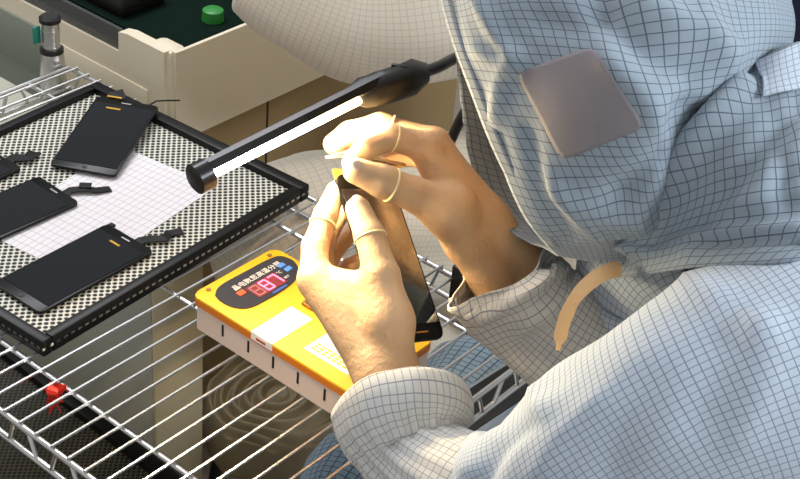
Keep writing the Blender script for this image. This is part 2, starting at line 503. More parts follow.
# ---- grid paper on the tray
pr = empty('paper_sheet', (-1.166, .955, .0122), (0, 0, math.radians(8.5)))
tag(pr, 'white sheet of grid paper lying under the screens in the black tray', 'paper')
bm = bmesh.new(); add_box(bm, -.088, .067, -.125, .125, 0, .0005)
from_bm('sheet', bm, M['paper'], pr)

# ---- phone screens
def screen(loc, rot, label, group='phone screens on the black tray', w_=.040):
    t = empty('phone_screen', loc, rot)
    tag(t, label, 'phone screen', group)
    l_ = .084
    prism('bezel', rounded(-w_, w_, -l_, l_, .006), 0, .0035, M['bezel'], t, .0008)
    prism('glass', rounded(-w_ + .003, w_ - .003, -l_ + .013, l_ - .014, .001, 2), .0034, .0041, M['glass_black'], t)
    prism('earpiece', rounded(-.007, .007, l_ - .0085, l_ - .0062, .001, 3), .0034, .0039, M['steel'], t)
    bm = bmesh.new()
    add_tube(bm, [(0, -l_ + .0065, .0033), (0, -l_ + .0065, .0040)], .0032, 16)
    from_bm('home_mark', bm, M['black_plastic'], t)
    return t
def flex_cable(t, pts, wd, name='flex_cable', m='flex'):
    bm = bmesh.new(); top = []; n = len(pts)
    P = [V(p) for p in pts]; a, b = [], []
    for i, p in enumerate(P):
        d = (P[min(i + 1, n - 1)] - P[max(i - 1, 0)]); d.z = 0; d.normalize(); q = V((-d.y, d.x, 0)) * wd * (.5 if wd < .004 else .75)
        a.append(p + q); b.append(p - q)
    lo = [bm.verts.new(p) for p in a]; hi = [bm.verts.new(p) for p in b]
    lo2 = [bm.verts.new(p + V((0, 0, .0012))) for p in a]; hi2 = [bm.verts.new(p + V((0, 0, .0012))) for p in b]
    for i in range(n - 1):
        bm.faces.new((lo[i], lo[i + 1], hi[i + 1], hi[i])); bm.faces.new((lo2[i], hi2[i], hi2[i + 1], lo2[i + 1]))
        bm.faces.new((lo[i], lo2[i], lo2[i + 1], lo[i + 1])); bm.faces.new((hi[i], hi[i + 1], hi2[i + 1], hi2[i]))
    bm.faces.new((lo[0], hi[0], hi2[0], lo2[0])); bm.faces.new((lo[-1], lo2[-1], hi2[-1], hi[-1]))
    return from_bm(name, bm, M[m], t, False)
def tape(t, x0, x1, y0, y1, z=.0036): box('yellow_tape', x0, x1, y0, y1, z, z + .0005, M['tape'], t)
# nearest one, front corner of the tray
s4 = screen((-1.098, .847, .0145), (0, 0, math.radians(1.5)), 'dark phone screen nearest the tray front corner, half over the paper edge')
flex_cable(s4, [(.012, .075, -.001), (.012, .09, .001), (.018, .100, .001), (.03, .112, .002), (.022, .125, -.001), (.030, .140, -.001)], .009)
tape(s4, -.010, .006, .060, .063, .0042); box('flex_tab', -.039, -.032, .078, .090, .0, .003, M['flex'], s4)
# middle-left
s2 = screen((-1.2405, .853, .0145), (0, 0, math.radians(-1.5)), 'dark phone screen lying flat between two others at the left of the grid paper')
flex_cable(s2, [(.010, .078, -.001), (.010, .094, .002), (.020, .108, .003), (.030, .118, .001), (.036, .135, -.001)], .008)
flex_cable(s2, [(.020, .108, .004), (.012, .116, .004)], .010)
# far left, cut off by the frame
s3 = screen((-1.3445, .850, .0145), (0, 0, math.radians(2)), 'dark phone screen at the far left rim of the tray with a bent cable end')
flex_cable(s3, [(.012, .078, -.001), (.012, .094, .001), (.026, .104, .003), (.020, .122, .001)], .012)
# tilted one leaning on the back corner
s1 = screen((-1.292, 1.058, .0215), (math.radians(3.5), 0, math.radians(29)), 'dark phone screen tilted against the back rim of the tray, above the grid paper', w_=.0435)
flex_cable(s1, [(-.02, .080, .0005), (-.02, .092, .003), (-.01, .098, .004)], .016)
tape(s1, -.030, -.010, .085, .088, .0045); tape(s1, -.022, -.002, .058, .061, .0042)
flex_cable(s1, [(.026, .080, .001), (.036, .094, .004), (.050, .098, .005), (.066, .104, .0045)], .0022, 'antenna_wire')

# ================================================================== SCREEN HEATER (yellow top)
DX0, DX1, DY0, DY1 = -.941, -.704, .880, 1.010
dev = empty('heating_device', ((DX0 + DX1) / 2, (DY0 + DY1) / 2, 0)); D0 = dev.location
tag(dev, 'pale box-shaped heater with yellow-orange top and black control panel on the wire shelf', 'heater')
def dv(name, poly, z0, z1, m, bev=0, parent=None):
    return prism(name, [(px_ - D0.x, py_ - D0.y) for px_, py_ in poly], z0, z1, M[m], parent or dev, bev)
dv('body', rounded(DX0 + .002, DX1 - .002, DY0 + .002, DY1 - .002, .007), .0005, .034, 'body')
dv('rim_band', rounded(DX0, DX1, DY0, DY1, .009), .034, .0425, 'rim_orange')
dv('top_plate', rounded(DX0, DX1, DY0, DY1, .009), .0425, .0455, 'orange', .0015)
for sx in (-.894, -.855, -.818, -.782, -.744):
    box('vent_slot', sx - .0013 - D0.x, sx + .0013 - D0.x, DY0 + .0012 - D0.y, DY0 + .003 - D0.y, .013, .028, M['slot'], dev)
Z = .0455
pan = [(-.921, .896), (-.928, .906), (-.9305, .920), (-.930, .950), (-.929, .985), (-.925, 1.000), (-.914, 1.005), (-.903, 1.004), (-.890, .996), (-.881, .982), (-.877, .962), (-.8765, .935), (-.878, .912), (-.884, .900), (-.896, .894), (-.910, .893)]
pan = [(p[0], p[1]) for p in catmull(pan + [pan[0]], 60)[:-1]]
pn = dv('control_panel', pan[::-1], Z, Z + .0012, 'panel')
ZP = Z + .0012
dv('display_window', rounded(-.9065, -.884, .9275, .9715, .001, 2), ZP, ZP + .0004, 'led_window', 0, pn)
def seven(cx, cy, segs, m):
    # digit height along +(-x), width along +y : read from the device's front left
    hw, hh, tk = .0048, .0086, .0017
    S_ = {'a': (-hh, 0, 1), 'g': (0, 0, 1), 'd': (hh, 0, 1), 'f': (-hh / 2, -hw, 0), 'b': (-hh / 2, hw, 0), 'e': (hh / 2, -hw, 0), 'c': (hh / 2, hw, 0)}
    bm = bmesh.new()
    for s_ in segs:
        ox, oy, hor = S_[s_]
        if hor: poly = rounded(cx + ox - tk / 2, cx + ox + tk / 2, cy + oy - hw, cy + oy + hw, .0004, 2)
        else: poly = rounded(cx + ox - hh / 2, cx + ox + hh / 2, cy + oy - tk / 2, cy + oy + tk / 2, .0004, 2)
        add_prism(bm, [(a - D0.x, b - D0.y) for a, b in poly], ZP + .0004, ZP + .0009)
    from_bm('digit', bm, M[m], pn)
seven(-.8952, .9350, 'abcdefg', 'dim_led'); seven(-.8952, .9495, 'abcdefg', 'red_led'); seven(-.8952, .9640, 'abc', 'red_led')
dv('orange_button', rounded(-.9075, -.9000, .914, .924, .001, 2), ZP, ZP + .0012, 'orange_btn', .0004, pn)
dv('blue_button', rounded(-.9135, -.9065, .9835, .9925, .001, 2), ZP, ZP + .0012, 'blue_btn', .0004, pn)
dv('blue_button', rounded(-.9035, -.8965, .9845, .9935, .001, 2), ZP, ZP + .0012, 'blue_btn', .0004, pn)
dv('blue_print', rounded(-.8815, -.8785, .944, .966, .0006, 2), ZP, ZP + .0003, 'blue_print', 0, pn)
def text(name, s, x_, y_, z_, size, rot, m, parent, sx=1):
    cu = bpy.data.curves.new(name, 'FONT'); cu.body = s; cu.size = size; cu.extrude = .0002; cu.align_x = 'LEFT'
    o = bpy.data.objects.new(name, cu); COL.objects.link(o)
    o.rotation_euler = (0, 0, rot); o.scale = (sx, 1, 1); o.location = (x_, y_, z_)
    bpy.context.view_layer.update()
    dg = bpy.context.evaluated_depsgraph_get()
    me = bpy.data.meshes.new_from_object(o.evaluated_get(dg)); me.transform(o.matrix_world)
    bpy.data.objects.remove(o)
    me.materials.clear()
    return link(name, me, M[m], parent, False)
text('panel_title', '晶电数显高温分屏', -.9115 - D0.x, .917 - D0.y, ZP + .0003, .0095, math.pi / 2, 'white_print', pn, .98)
text('unit_text', '°C', -.900 - D0.x, .973 - D0.y, ZP + .0003, .0065, math.pi / 2, 'white_print', pn)
text('unit_text', 'SET', -.889 - D0.x, .973 - D0.y, ZP + .0003, .0050, math.pi / 2, 'white_print', pn)
dv('sticker', [(-.8495, DY0 + .0005), (-.8185, DY0 + .0005), (-.8185, .942), (-.8505, .942)], Z, Z + .0004, 'white')
box('sticker_flap', -.8495 - D0.x, -.8185 - D0.x, DY0 - .0004 - D0.y, DY0 + .0004 - D0.y, .036, .0455, M['white'], dev)
box('sticker_print', -.842 - D0.x, -.828 - D0.x, DY0 - .0007 - D0.y, DY0 - .0003 - D0.y, .0385, .0415, M['red_print'], dev)
st = dv('warning_sticker', [(-.791, .899), (-.730, .899), (-.730, .938), (-.791, .938)], Z, Z + .0004, 'white')
for i in range(3):
    yy = .904 + i * .0045
    for j in range(7):
        x0 = -.786 + j * .0072
        box('sticker_text', x0 - D0.x, x0 + .0055 - D0.x, yy - D0.y, yy + .003 - D0.y, Z + .0004, Z + .0006, M['orange_text'], st)
for sx, sy in ((-.934, .8985), (-.934, .994), (-.712, .8865), (-.712, 1.002)):
    bm = bmesh.new(); add_tube(bm, [(sx - D0.x, sy - D0.y, Z - .001), (sx - D0.x, sy - D0.y, Z + .0012)], .0028, 12)
    from_bm('screw', bm, M['brass'], dev)
bm = bmesh.new()
add_box(bm, -.845 - D0.x, -.828 - D0.x, .952 - D0.y, .962 - D0.y, Z, Z + .004, .001)
add_tube(bm, [(-.840 - D0.x, .957 - D0.y, Z + .004), (-.828 - D0.x, .957 - D0.y, Z + .009), (-.818 - D0.x, .958 - D0.y, Z + .005)], .0035, 10)
from_bm('clamp', bm, M['brass'], dev)
bm = bmesh.new(); add_tube(bm, [(DX0 - .012 - D0.x, DY0 + .025 - D0.y, .012), (DX0 + .003 - D0.x, DY0 + .025 - D0.y, .012)], .004, 10)
from_bm('cable_socket', bm, M['black_plastic'], dev)

# ================================================================== CREAM BENCH UNIT behind the shelf
BY0 = 1.262; BX1 = pl(170, 100, 1, BY0).x; ZB = pl(170, 146, 1, BY0).z; XN = pl(118, 34, 1, BY0).x
ZI = pl(148, 90, 1, BY0)
bin_ = empty('cream_machine', (BX1 - .3, BY0 + .3, ZB))
tag(bin_, 'cream plastic open-topped machine with dark green inside, behind the wire shelf', 'machine')
def wb(name, *a, m='cream', bev=0, p=None): return box(name, *a, M[m], p or bin_, bev, True)
BL = -2.1
zt = pl(172, 57, 1, BY0).z; zs = zt - .036
poly = [(BL, ZB), (BX1, ZB), (BX1, zt), (XN + .02, zt), (XN + .001, zt - .004), (XN, zs), (BL, zs)]
bm = bmesh.new()
def wallpoly(bm, poly, y0, y1):
    a = [bm.verts.new((x_, y0, z_)) for x_, z_ in poly]; b = [bm.verts.new((x_, y1, z_)) for x_, z_ in poly]
    n = len(poly); bm.faces.new(a); bm.faces.new(b[::-1])
    for i in range(n): bm.faces.new((a[i], b[i], b[(i + 1) % n], a[(i + 1) % n]))
wallpoly(bm, poly, BY0, BY0 + .020)
bmesh.ops.bevel(bm, geom=[e for e in bm.edges if all(abs(v.co.x - BX1) < 1e-5 and v.co.y < BY0 + .001 for v in e.verts)], offset=.012, segments=4, affect='EDGES')
add_box(bm, BX1 - .006, BX1, BY0 + .0199, BY0 + .72, ZB, zt - .0005)
add_box(bm, BL, BX1 - .02, BY0 + .70, BY0 + .72, ZB, zt, .004)
add_box(bm, BX1 - .055, BX1 - .003, BY0 + .005, BY0 + .040, ZB + .01, zt + .0015, .010)
from_bm('housing', bm, M['cream'], bin_, True, True)
wb('front_inset', BL + .3, ZI.x, BY0 - .0022, BY0 + .001, ZB + .005, ZI.z, bev=.001)
wb('grey_side_panel', BL, pl(50, 40, 1, BY0).x, BY0 - .004, BY0 + .0, ZB + .002, zs - .03, m='grey_panel', bev=.001)
wb('front_strip', BL, XN, BY0 + .004, BY0 + .010, zs, zs + .034, m='acrylic')
bm = bmesh.new(); add_box(bm, BL, BX1 - .006, BY0 + .02, BY0 + .7, ZB + .01, zt - .006, .001)
from_bm('green_mat', bm, M['mat_green'], bin_, True, True)
q = pl(213, 16, 2, zt)
bm = bmesh.new(); add_tube(bm, [(q.x, q.y, zt - .006), (q.x, q.y, zt + .010), (q.x, q.y, zt + .012)], [.017, .016, .013], 24)
tag(from_bm('bottle_cap', bm, M['green']), 'round green cap standing on the dark green mat of the cream machine', 'cap')
bm = bmesh.new(); q = pl(96, 3, 2, zt)
add_box(bm, q.x - .09, q.x + .06, q.y, q.y + .09, zt - .0058, zt + .028, .008)
tag(from_bm('black_tool_case', bm, M['black_plastic']), 'black case at the top edge on the dark green mat', 'case')

# base cabinet (brown board) under the cream machine
cab = empty('brown_cabinet', (-1.7, 1.7, FLOOR))
tag(cab, 'brown board cabinet carrying the cream machine', 'cabinet')
box('body', BL, BX1 - .012, BY0 + .03, pl(456, 100, 0, BX1 - .012).y, FLOOR, ZB - .0005, M['brown'], cab, .004, True)
box('seam', BX1 - .0125, BX1 - .0105, 1.478, 1.481, FLOOR + .02, ZB - .004, M['dark_metal'], cab, 0, True)
q = pl(297, 104, 0, BX1 - .011)
box('grey_front', BL, BX1 - .02, BY0 + .012, BY0 + .03, FLOOR, ZB - .0005, M['grey_panel'], cab, .002, True)

# ================================================================== LOW SHELF, lower tray, carton, stool under the rack
low = empty('low_shelf', (-1.35, .82, FLOOR)); tag(low, 'dark grey low shelf beneath the wire rack holding a second mesh tray', 'shelf')
box('shelf_board', -1.85, -.98, .45, .975, -.372, -.35, M['shelf_grey'], low, .003, True)
for lx, ly in ((-1.83, .48), (-1.0, .48), (-1.83, .955), (-1.0, .955)):
    box('leg', lx - .015, lx + .015, ly - .015, ly + .015, FLOOR, -.372, M['dark_metal'], low, .002, True)
lt = empty('mesh_tray', (-1.22, .75, -.35), (0, 0, math.radians(-2)))
tag(lt, 'second mesh tray, dark, seen through the wires on the low shelf', 'tray')
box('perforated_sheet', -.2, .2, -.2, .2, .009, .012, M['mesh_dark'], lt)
bm = bmesh.new()
for a in ((-.2, .2, -.2, -.188), (-.2, .2, .180, .2), (-.2, -.188, -.1875, .1795), (.188, .2, -.1875, .1795)):
    add_box(bm, *a, 0, .024, .002)
from_bm('frame', bm, M['black_satin'], lt)
cart = empty('grey_carton', (-1.42, 1.09, FLOOR)); tag(cart, 'grey and beige box standing under the wire rack behind the second tray', 'box')
box('body', -1.66, -1.204, 1.05, 1.145, FLOOR, -.058, M['carton_face'], cart, .003, True)
box('beige_side', -1.204, -1.199, 1.052, 1.143, FLOOR + .002, -.06, mat('beige_card', 'd8c8a2', .7), cart, .001, True)
# red ribbon tied on a wire
bm = bmesh.new(); q = pl(54, 394, 2, -.014)
rb = empty('red_ribbon', q); tag(rb, 'small red ribbon tied to the wires in front of the black tray', 'ribbon')
for j, (a, b, c) in enumerate((((-.012, .004, .008), (.010, .010, .012), (.002, -.010, -.022)), ((-.004, .0, .012), (.014, .002, -.004), (-.010, -.004, -.018)), ((-.010, .006, -.006), (.006, -.004, .006), (.006, .004, -.028)))):
    b2 = bmesh.new(); vs = [b2.verts.new(V(p)) for p in (a, b, c)]; mid = b2.verts.new((V(a) + V(b) + V(c)) / 3 + V((.002, -.005, .002)))
    for i in range(3): b2.faces.new((vs[i], vs[(i + 1) % 3], mid))
    bmesh.ops.solidify(b2, geom=b2.faces[:], thickness=.0012); merge(bm, b2)
add_tube(bm, [(-.004, -.003, .006), (.002, -.006, .010), (.007, -.001, .007)], [.004, .006, .004], 8)
from_bm('ribbon_cloth', bm, M['red_rag'], rb, False)

# round stool with wrinkled cover
q = pl(268, 392, 2, -.46) + V((.012, .022, 0))
st_ = empty('round_stool', (q.x, q.y, FLOOR)); tag(st_, 'round stool with a wrinkled olive brown cover, seen through the wires below the heater', 'stool')
n, sg = 90, 110; G, UV = [], []
for i in range(n):
    t = i / (n - 1)
    if t < .75: r = .135 * t / .75; z = .30 + .012 * (1 - (t / .75) ** 2)
    else: u = (t - .75) / .25; r = .135 + .006 * math.sin(u * math.pi); z = .30 - .075 * u
    row, uv = [], []
    r *= .88
    for k in range(sg + 1):
        a = 2 * math.pi * k / sg
        p = V((r * math.cos(a), r * math.sin(a), 0))
        wv = .0075 * math.sin(290 * (r + .022 * noise.noise(V((p.x * 12, p.y * 12, 3))))) * min(1, r / .03) + .010 * noise.noise(V((p.x * 16, p.y * 16, 1)))
        if k < sg: row.append((p.x + q.x, p.y + q.y, FLOOR + z + wv))
        uv.append((a * .1, t))
    G.append(row); UV.append(uv)
grid_mesh('seat_cover', G, UV, M['cover'], st_, True, 0, cap1=True)
for j in range(4):
    a = math.pi / 4 + j * math.pi / 2
    tube('leg', [(q.x + .09 * math.cos(a), q.y + .09 * math.sin(a), FLOOR + .24), (q.x + .12 * math.cos(a), q.y + .12 * math.sin(a), FLOOR)], .011, M['dark_metal'], st_, 10, True)

# device with grey-blue frame standing right of the rack
q = pl(500, 397, 2, -.105)
fd = empty('framed_device', (q.x, q.y, -.108), (math.radians(3), 0, math.radians(-6)))
tag(fd, 'black panel in a grey blue frame below the right end of the wire rack', 'device')
prism('frame', rounded(-.038, .038, -.075, .075, .006), -.004, .003, M['frame_blue'], fd, .001)
prism('black_panel', rounded(-.033, .020, -.068, .068, .003), .003, .0042, M['black_plastic'], fd)

# ================================================================== LAMP
lamp = empty('tube_lamp', pl(748, 250, 2, 0)); lamp.location = (-.70, 1.205, 0)
tag(lamp, 'black tube lamp with a lit warm strip reaching over the tray on a flexible arm', 'lamp')
A_, B_ = pd(204, 175, 1.31), pd(388, 82, 1.42)
ax = (B_ - A_).normalized(); Lm = (B_ - A_).length
to_hand = (pd(316, 300, 1.28) - (A_ + B_) / 2); nrm = (to_hand - ax * to_hand.dot(ax)).normalized(); sd = ax.cross(nrm)
def lp(s, n_, s2=0): return A_ + ax * s + nrm * n_ + sd * s2
bm = bmesh.new()
prof = [(-.011 + .022 * 0, 0)]
ring = []
for s in (.004, Lm - .004):
    ring.append([bm.verts.new(lp(s, nn, ss)) for nn, ss in [(.0035, -.0095), (-.004, -.0115), (-.010, -.0085), (-.0125, 0), (-.010, .0085), (-.004, .0115), (.0035, .0095)]])
for k in range(6): bm.faces.new((ring[0][k], ring[0][k + 1], ring[1][k + 1], ring[1][k]))
bm.faces.new((ring[0][0], ring[1][0], ring[1][6], ring[0][6])); bm.faces.new(ring[0][::-1]); bm.faces.new(ring[1])
from_bm('housing', bm, M['lamp_black'], lamp, True, True)
bm = bmesh.new()
prev = None
for s in (.006, Lm - .040):
    cur = [bm.verts.new(lp(s, nn, ss)) for nn, ss in [(.0036, -.0036), (.0062, -.0030), (.0072, 0), (.0062, .0030), (.0036, .0036)]]
    if prev:
        for k in range(4): bm.faces.new((prev[k], prev[k + 1], cur[k + 1], cur[k]))
        bm.faces.new((prev[0], cur[0], cur[4], prev[4])); bm.faces.new(prev[::-1]); bm.faces.new(cur)
    prev = cur
from_bm('light_strip', bm, M['led_strip'], lamp, False, True)['label'] = 'lit warm white strip'
bm = bmesh.new(); add_tube(bm, [lp(-.012, 0), lp(-.010, 0), lp(.004, 0), lp(.006, 0)], [.011, .0145, .0145, .0125], 24)
from_bm('end_cap', bm, M['lamp_black'], lamp, True, True)
bm = bmesh.new()      # taped joint
pts = [pd(350, 98, 1.40), pd(362, 93, 1.41), pd(384, 88, 1.42), pd(404, 80, 1.44), pd(418, 72, 1.46), pd(426, 69, 1.47)]
add_tube(bm, pts, [.0085, .014, .018, .018, .0135, .006], 14)
for v in bm.verts: v.co += V(noise.noise_vector(v.co * 60)) * .005
from_bm('taped_joint', bm, M['black_plastic'], lamp, True, True)
bm = bmesh.new(); q = pd(398, 70, 1.43)
b2 = bmesh.new(); add_box(b2, -.007, .009, -.002, .002, -.012, .006, .001); merge(bm, b2, Matrix.Translation(q) @ Matrix.Rotation(.5, 4, 'Z'))
from_bm('tape_end', bm, M['black_plastic'], lamp, True, True)
arm = [pd(418, 74, 1.46), pd(438, 67, 1.49), pd(458, 57, 1.535), pd(484, 50, 1.56), pd(497, 62, 1.60), pd(484, 86, 1.63), pd(468, 107, 1.65), pd(452, 138, 1.69), pd(440, 175, 1.73), V((-.79, 1.235, .04)), V((-.785, 1.19, .012))]
tube('flexible_arm', arm, .0062, M['lamp_black'], lamp, 12, True, 60)
box('clamp', -.800, -.765, 1.165, 1.200, -.05, .018, M['lamp_black'], lamp, .003, True)

# ================================================================== HELD SCREEN
TL, BLc, BR = pd(333.5, 175, 1.385), pd(389, 345, 1.335), pd(436, 314, 1.39)
ey = (TL - BLc).normalized(); exx = (BR - BLc); exx = (exx - ey * exx.dot(ey)).normalized(); ez = exx.cross(ey)
W_, L_ = (BR - BLc).dot(exx), (TL - BLc).length
mid = BLc + exx * W_ / 2 + ey * L_ / 2
held = empty('phone_screen', mid); held.matrix_world = Matrix.Translation(mid) @ Matrix((exx, ey, ez)).transposed().to_4x4()
bpy.context.view_layer.update()
tag(held, 'dark phone screen held upright in the worker\'s gloved fingertips', 'phone screen')
facing = 1 if ez.dot(V(FW)) < 0 else -1
prism('bezel', rounded(-W_ / 2, W_ / 2, -L_ / 2, L_ / 2, .009), -.0018, .0018, M['bezel'], held, .0006)
za, zb = (.0017, .0023) if facing > 0 else (-.0023, -.0017)
M['held_glass'] = mat('held_glass', (.01, .01, .012), .07, spec=1.0, coat=1.0); M['held_glass'].node_tree.nodes['Principled BSDF'].inputs['IOR'].default_value = 2.1
prism('glass', rounded(-W_ / 2 + .002, W_ / 2 - .002, -L_ / 2 + .017, L_ / 2 - .016, .001, 2), za, zb, M['held_glass'], held)
prism('home_mark', rounded(.001, .016, -L_ / 2 + .0078, -L_ / 2 + .0092, .0006, 2), za, zb, mat('orange_lit_mark', 'e59a3c', .3, .3), held)  # bar on the chin, its orange light put into the colour
prism('earpiece', rounded(-.008, .008, L_ / 2 - .010, L_ / 2 - .0075, .001, 2), za, zb, M['steel'], held)
box('yellow_tape', -W_ / 2 + .001, -W_ / 2 + .014, L_ / 2 - .004, L_ / 2 + .006, -.001, .0005, M['tape'], held)

# ================================================================== WORKER
worker = empty('person', (-.15, 1.05, FLOOR))
tag(worker, 'person in a hooded blue white check cleanroom suit repairing the phone screen', 'person')
WR_L = [pd(388, 372, 1.31)]
Lh = dict(mcp=pd(314, 278, 1.345))
def chain(P, pts, rs, k=.004):
    d = None
    for i in range(len(pts) - 1):
        e = seg_d(P, pts[i], pts[i + 1], rs[i], rs[i + 1]); d = e if d is None else smin(d, e, k)
    return d
# ---- left hand (index, middle, ring, little, thumb) : joints knuckle -> tip
LI = ([pd(314, 280, 1.348), pd(315, 246, 1.362), pd(326, 215, 1.378), pd(336, 191, 1.390)], [.0145, .0122, .0112, .0090])
LM_ = ([pd(319, 286, 1.372), pd(322, 246, 1.400), pd(336, 218, 1.425), pd(349, 203, 1.440)], [.0140, .0115, .0100, .0088])
LR = ([pd(325, 296, 1.392), pd(326, 262, 1.425), pd(342, 240, 1.450), pd(356, 228, 1.458)], [.0135, .0110, .0098, .0085])
LP = ([pd(334, 308, 1.405), pd(335, 284, 1.435), pd(348, 268, 1.458), pd(360, 260, 1.465)], [.0125, .0098, .0088, .0078])
LT = ([pd(390, 322, 1.318), pd(382, 276, 1.325), pd(370, 236, 1.340), pd(358, 209, 1.352)], [.0205, .0165, .0138, .0112])
LW1, LW2 = pd(376, 372, 1.315), pd(398, 372, 1.315)
LF1, LF2 = pd(392, 440, 1.285), pd(418, 440, 1.285)
def left_hand(P):
    d = chain(P, [LF1, LW1], [.026, .0185]); d = smin(d, seg_d(P, LF2, LW2, .026, .0165), .012)
    d = smin(d, seg_d(P, LW1, LI[0][0], .0195, .0150), .014)
    d = smin(d, seg_d(P, LW1 + V(FW) * .012, LM_[0][0], .018, .0145), .012)
    d = smin(d, seg_d(P, LW2 + V(FW) * .022, LR[0][0], .018, .014), .012)
    d = smin(d, seg_d(P, LW2 + V(FW) * .026, LP[0][0], .017, .0135), .012)
    d = smin(d, seg_d(P, LW2, LT[0][0], .0165, .0205), .014)
    d = smin(d, seg_d(P, pd(384, 318, 1.328), pd(330, 292, 1.350), .018, .0150), .016)      # web of the thumb
    d = smin(d, seg_d(P, pd(378, 285, 1.332), pd(336, 282, 1.352), .0125, .0115), .014)
    t = chain(P, *LT); d = smin(d, t, .012)
    fs = None
    for c in (LI, LM_, LR, LP):
        e = chain(P, *c); fs = e if fs is None else smin(fs, e, .0012)
    d = smin(d, fs, .007)
    return d
RI = ([pd(428, 148, 1.402), pd(391, 137, 1.388), pd(366, 148, 1.378), pd(352, 163, 1.374)], [.0148, .0122, .0110, .0092])
RM = ([pd(434, 143, 1.425), pd(380, 126, 1.424), pd(350, 134, 1.420), pd(334, 144, 1.416)], [.0148, .0125, .0118, .0102])
RR = ([pd(440, 150, 1.448), pd(396, 140, 1.458), pd(368, 147, 1.452), pd(352, 156, 1.448)], [.0140, .0112, .0100, .0088])
RP = ([pd(446, 162, 1.465), pd(410, 156, 1.476), pd(386, 162, 1.472), pd(370, 170, 1.466)], [.0125, .0100, .0090, .0080])
RT = ([pd(450, 212, 1.390), pd(414, 194, 1.378), pd(382, 181, 1.366), pd(356, 171, 1.357)], [.0235, .0165, .0148, .0118])
RW1, RW2 = pd(486, 220, 1.425), pd(464, 240, 1.410)
RF1, RF2 = pd(548, 290, 1.46), pd(520, 315, 1.45)
def right_hand(P):
    d = chain(P, [RF1, RW1], [.030, .0195]); d = smin(d, seg_d(P, RF2, RW2, .030, .0185), .012)
    d = smin(d, seg_d(P, RW1, RI[0][0], .0215, .0158), .014)
    d = smin(d, seg_d(P, RW1 + V(FW) * .01, RM[0][0], .0205, .0150), .012)
    d = smin(d, seg_d(P, RW1 + V(FW) * .018, RR[0][0], .018, .014), .012)
    d = smin(d, seg_d(P, RW1 + V(FW) * .022, RP[0][0], .017, .0135), .012)
    d = smin(d, seg_d(P, RW2, RT[0][0], .019, .0235), .014)
    d = smin(d, seg_d(P, pd(452, 205, 1.40), pd(432, 160, 1.408), .018, .0135), .014)
    t = chain(P, *RT); d = smin(d, t, .012)
    fs = None
    for c in (RI, RM, RR, RP):
        e = chain(P, *c); fs = e if fs is None else smin(fs, e, .0012)
    d = smin(d, fs, .007)
    return d
def bounds(pts, pad):
    a = np.array([list(p) for p in pts]); return a.min(0) - pad, a.max(0) + pad
allL = LI[0] + LM_[0] + LR[0] + LP[0] + LT[0] + [LW1, LW2, LF1, LF2]
allR = RI[0] + RM[0] + RR[0] + RP[0] + RT[0] + [RW1, RW2, RF1, RF2]
hl = nets(left_hand, *bounds(allL, .032), .0019); hr = nets(right_hand, *bounds(allR, .036), .0019)
hl = (relax(hl[0], hl[1], 4), hl[1]); hr = (relax(hr[0], hr[1], 4), hr[1])
# ---- head, trunk, arms, legs under the clothes (one coarse body, arms meet the hands inside the sleeves)
HC = pd(632, 66, 1.30)                                   # head centre
fwd = (pd(440, 200, 1.42) - HC).normalized()             # the way the face looks
upv = V((0, 0, 1)); upv = (upv - fwd * upv.dot(fwd)).normalized(); lat = fwd.cross(upv)
Rm = np.array([list(fwd), list(lat), list(upv)]).T
NK = V((-.37, 1.06, .34))
SHL, SHR = pd(800, 372, 1.12), V((-.36, 1.225, .25))
ELL = pd(512, 505, 1.20); ELR = pd(640, 372, 1.44)
PEL = V((-.17, 1.06, -.26))
KL, KR = V((-.77, 1.00, -.225)), V((-.78, 1.22, -.215))
AL, AR = V((-.70, .99, FLOOR + .07)), V((-.72, 1.20, FLOOR + .07))
HLp = (PEL + V((-.02, -.09, -.02)), PEL + V((-.02, .09, -.02)))
def body_fn(P):
    d = ell_d(P, HC, (.098, .074, .108), Rm)
    def h(f_, l_, u_): return np.array(HC + fwd * f_ + lat * l_ + upv * u_)
    d = smin(d, ell_d(P, h(.030, 0, -.052), (.060, .056, .062), Rm), .025)        # jaw
    d = smin(d, seg_d(P, h(.092, 0, .012), h(.112, 0, -.022), .008, .012), .010)  # nose
    for s in (-1, 1):
        d = np.maximum(d, -(np.linalg.norm(P - h(.104, s * .031, .010), axis=-1) - .013))
        d = smin(d, np.linalg.norm(P - h(.088, s * .031, .008), axis=-1) - .0125, .004)   # eyes
        d = smin(d, ell_d(P, h(-.005, s * .078, -.01), (.018, .008, .030), Rm), .006)      # ears
    d = smin(d, seg_d(P, h(.092, -.016, -.052), h(.092, .016, -.052), .006, .006), .006)   # lips
    d = smin(d, seg_d(P, h(-.03, 0, -.07), NK, .052, .058), .03)
    ch = V((-.26, 1.06, .14))
    d = smin(d, seg_d(P, NK + V((.03, 0, -.04)), ch, .085, .125), .05)
    d = smin(d, seg_d(P, ch, PEL, .125, .135), .06)
    for s, sh, el, wr in ((0, SHL, ELL, (LF1 + LF2) / 2), (1, SHR, ELR, (RF1 + RF2) / 2)):
        d = smin(d, seg_d(P, ch + V((0, -.09 if s == 0 else .09, .10)), sh, .06, .050), .04)
        d = smin(d, seg_d(P, sh, el, .050, .032), .03)
        d = smin(d, seg_d(P, el, wr, .030, .026), .02)
    for hp, kn, an in ((HLp[0], KL, AL), (HLp[1], KR, AR)):
        d = smin(d, seg_d(P, hp, kn, .085, .055), .05); d = smin(d, seg_d(P, kn, an, .054, .036), .03)
        d = smin(d, seg_d(P, an, an + V((-.15, 0, -.045)), .040, .024), .02)
    return d
bd = nets(body_fn, (-.92, .66, FLOOR), (.14, 1.42, .62), .0085)
bd = (relax(bd[0], bd[1], 2), bd[1])
body = np_mesh('body', [bd, hl, hr], M['skin'], worker)
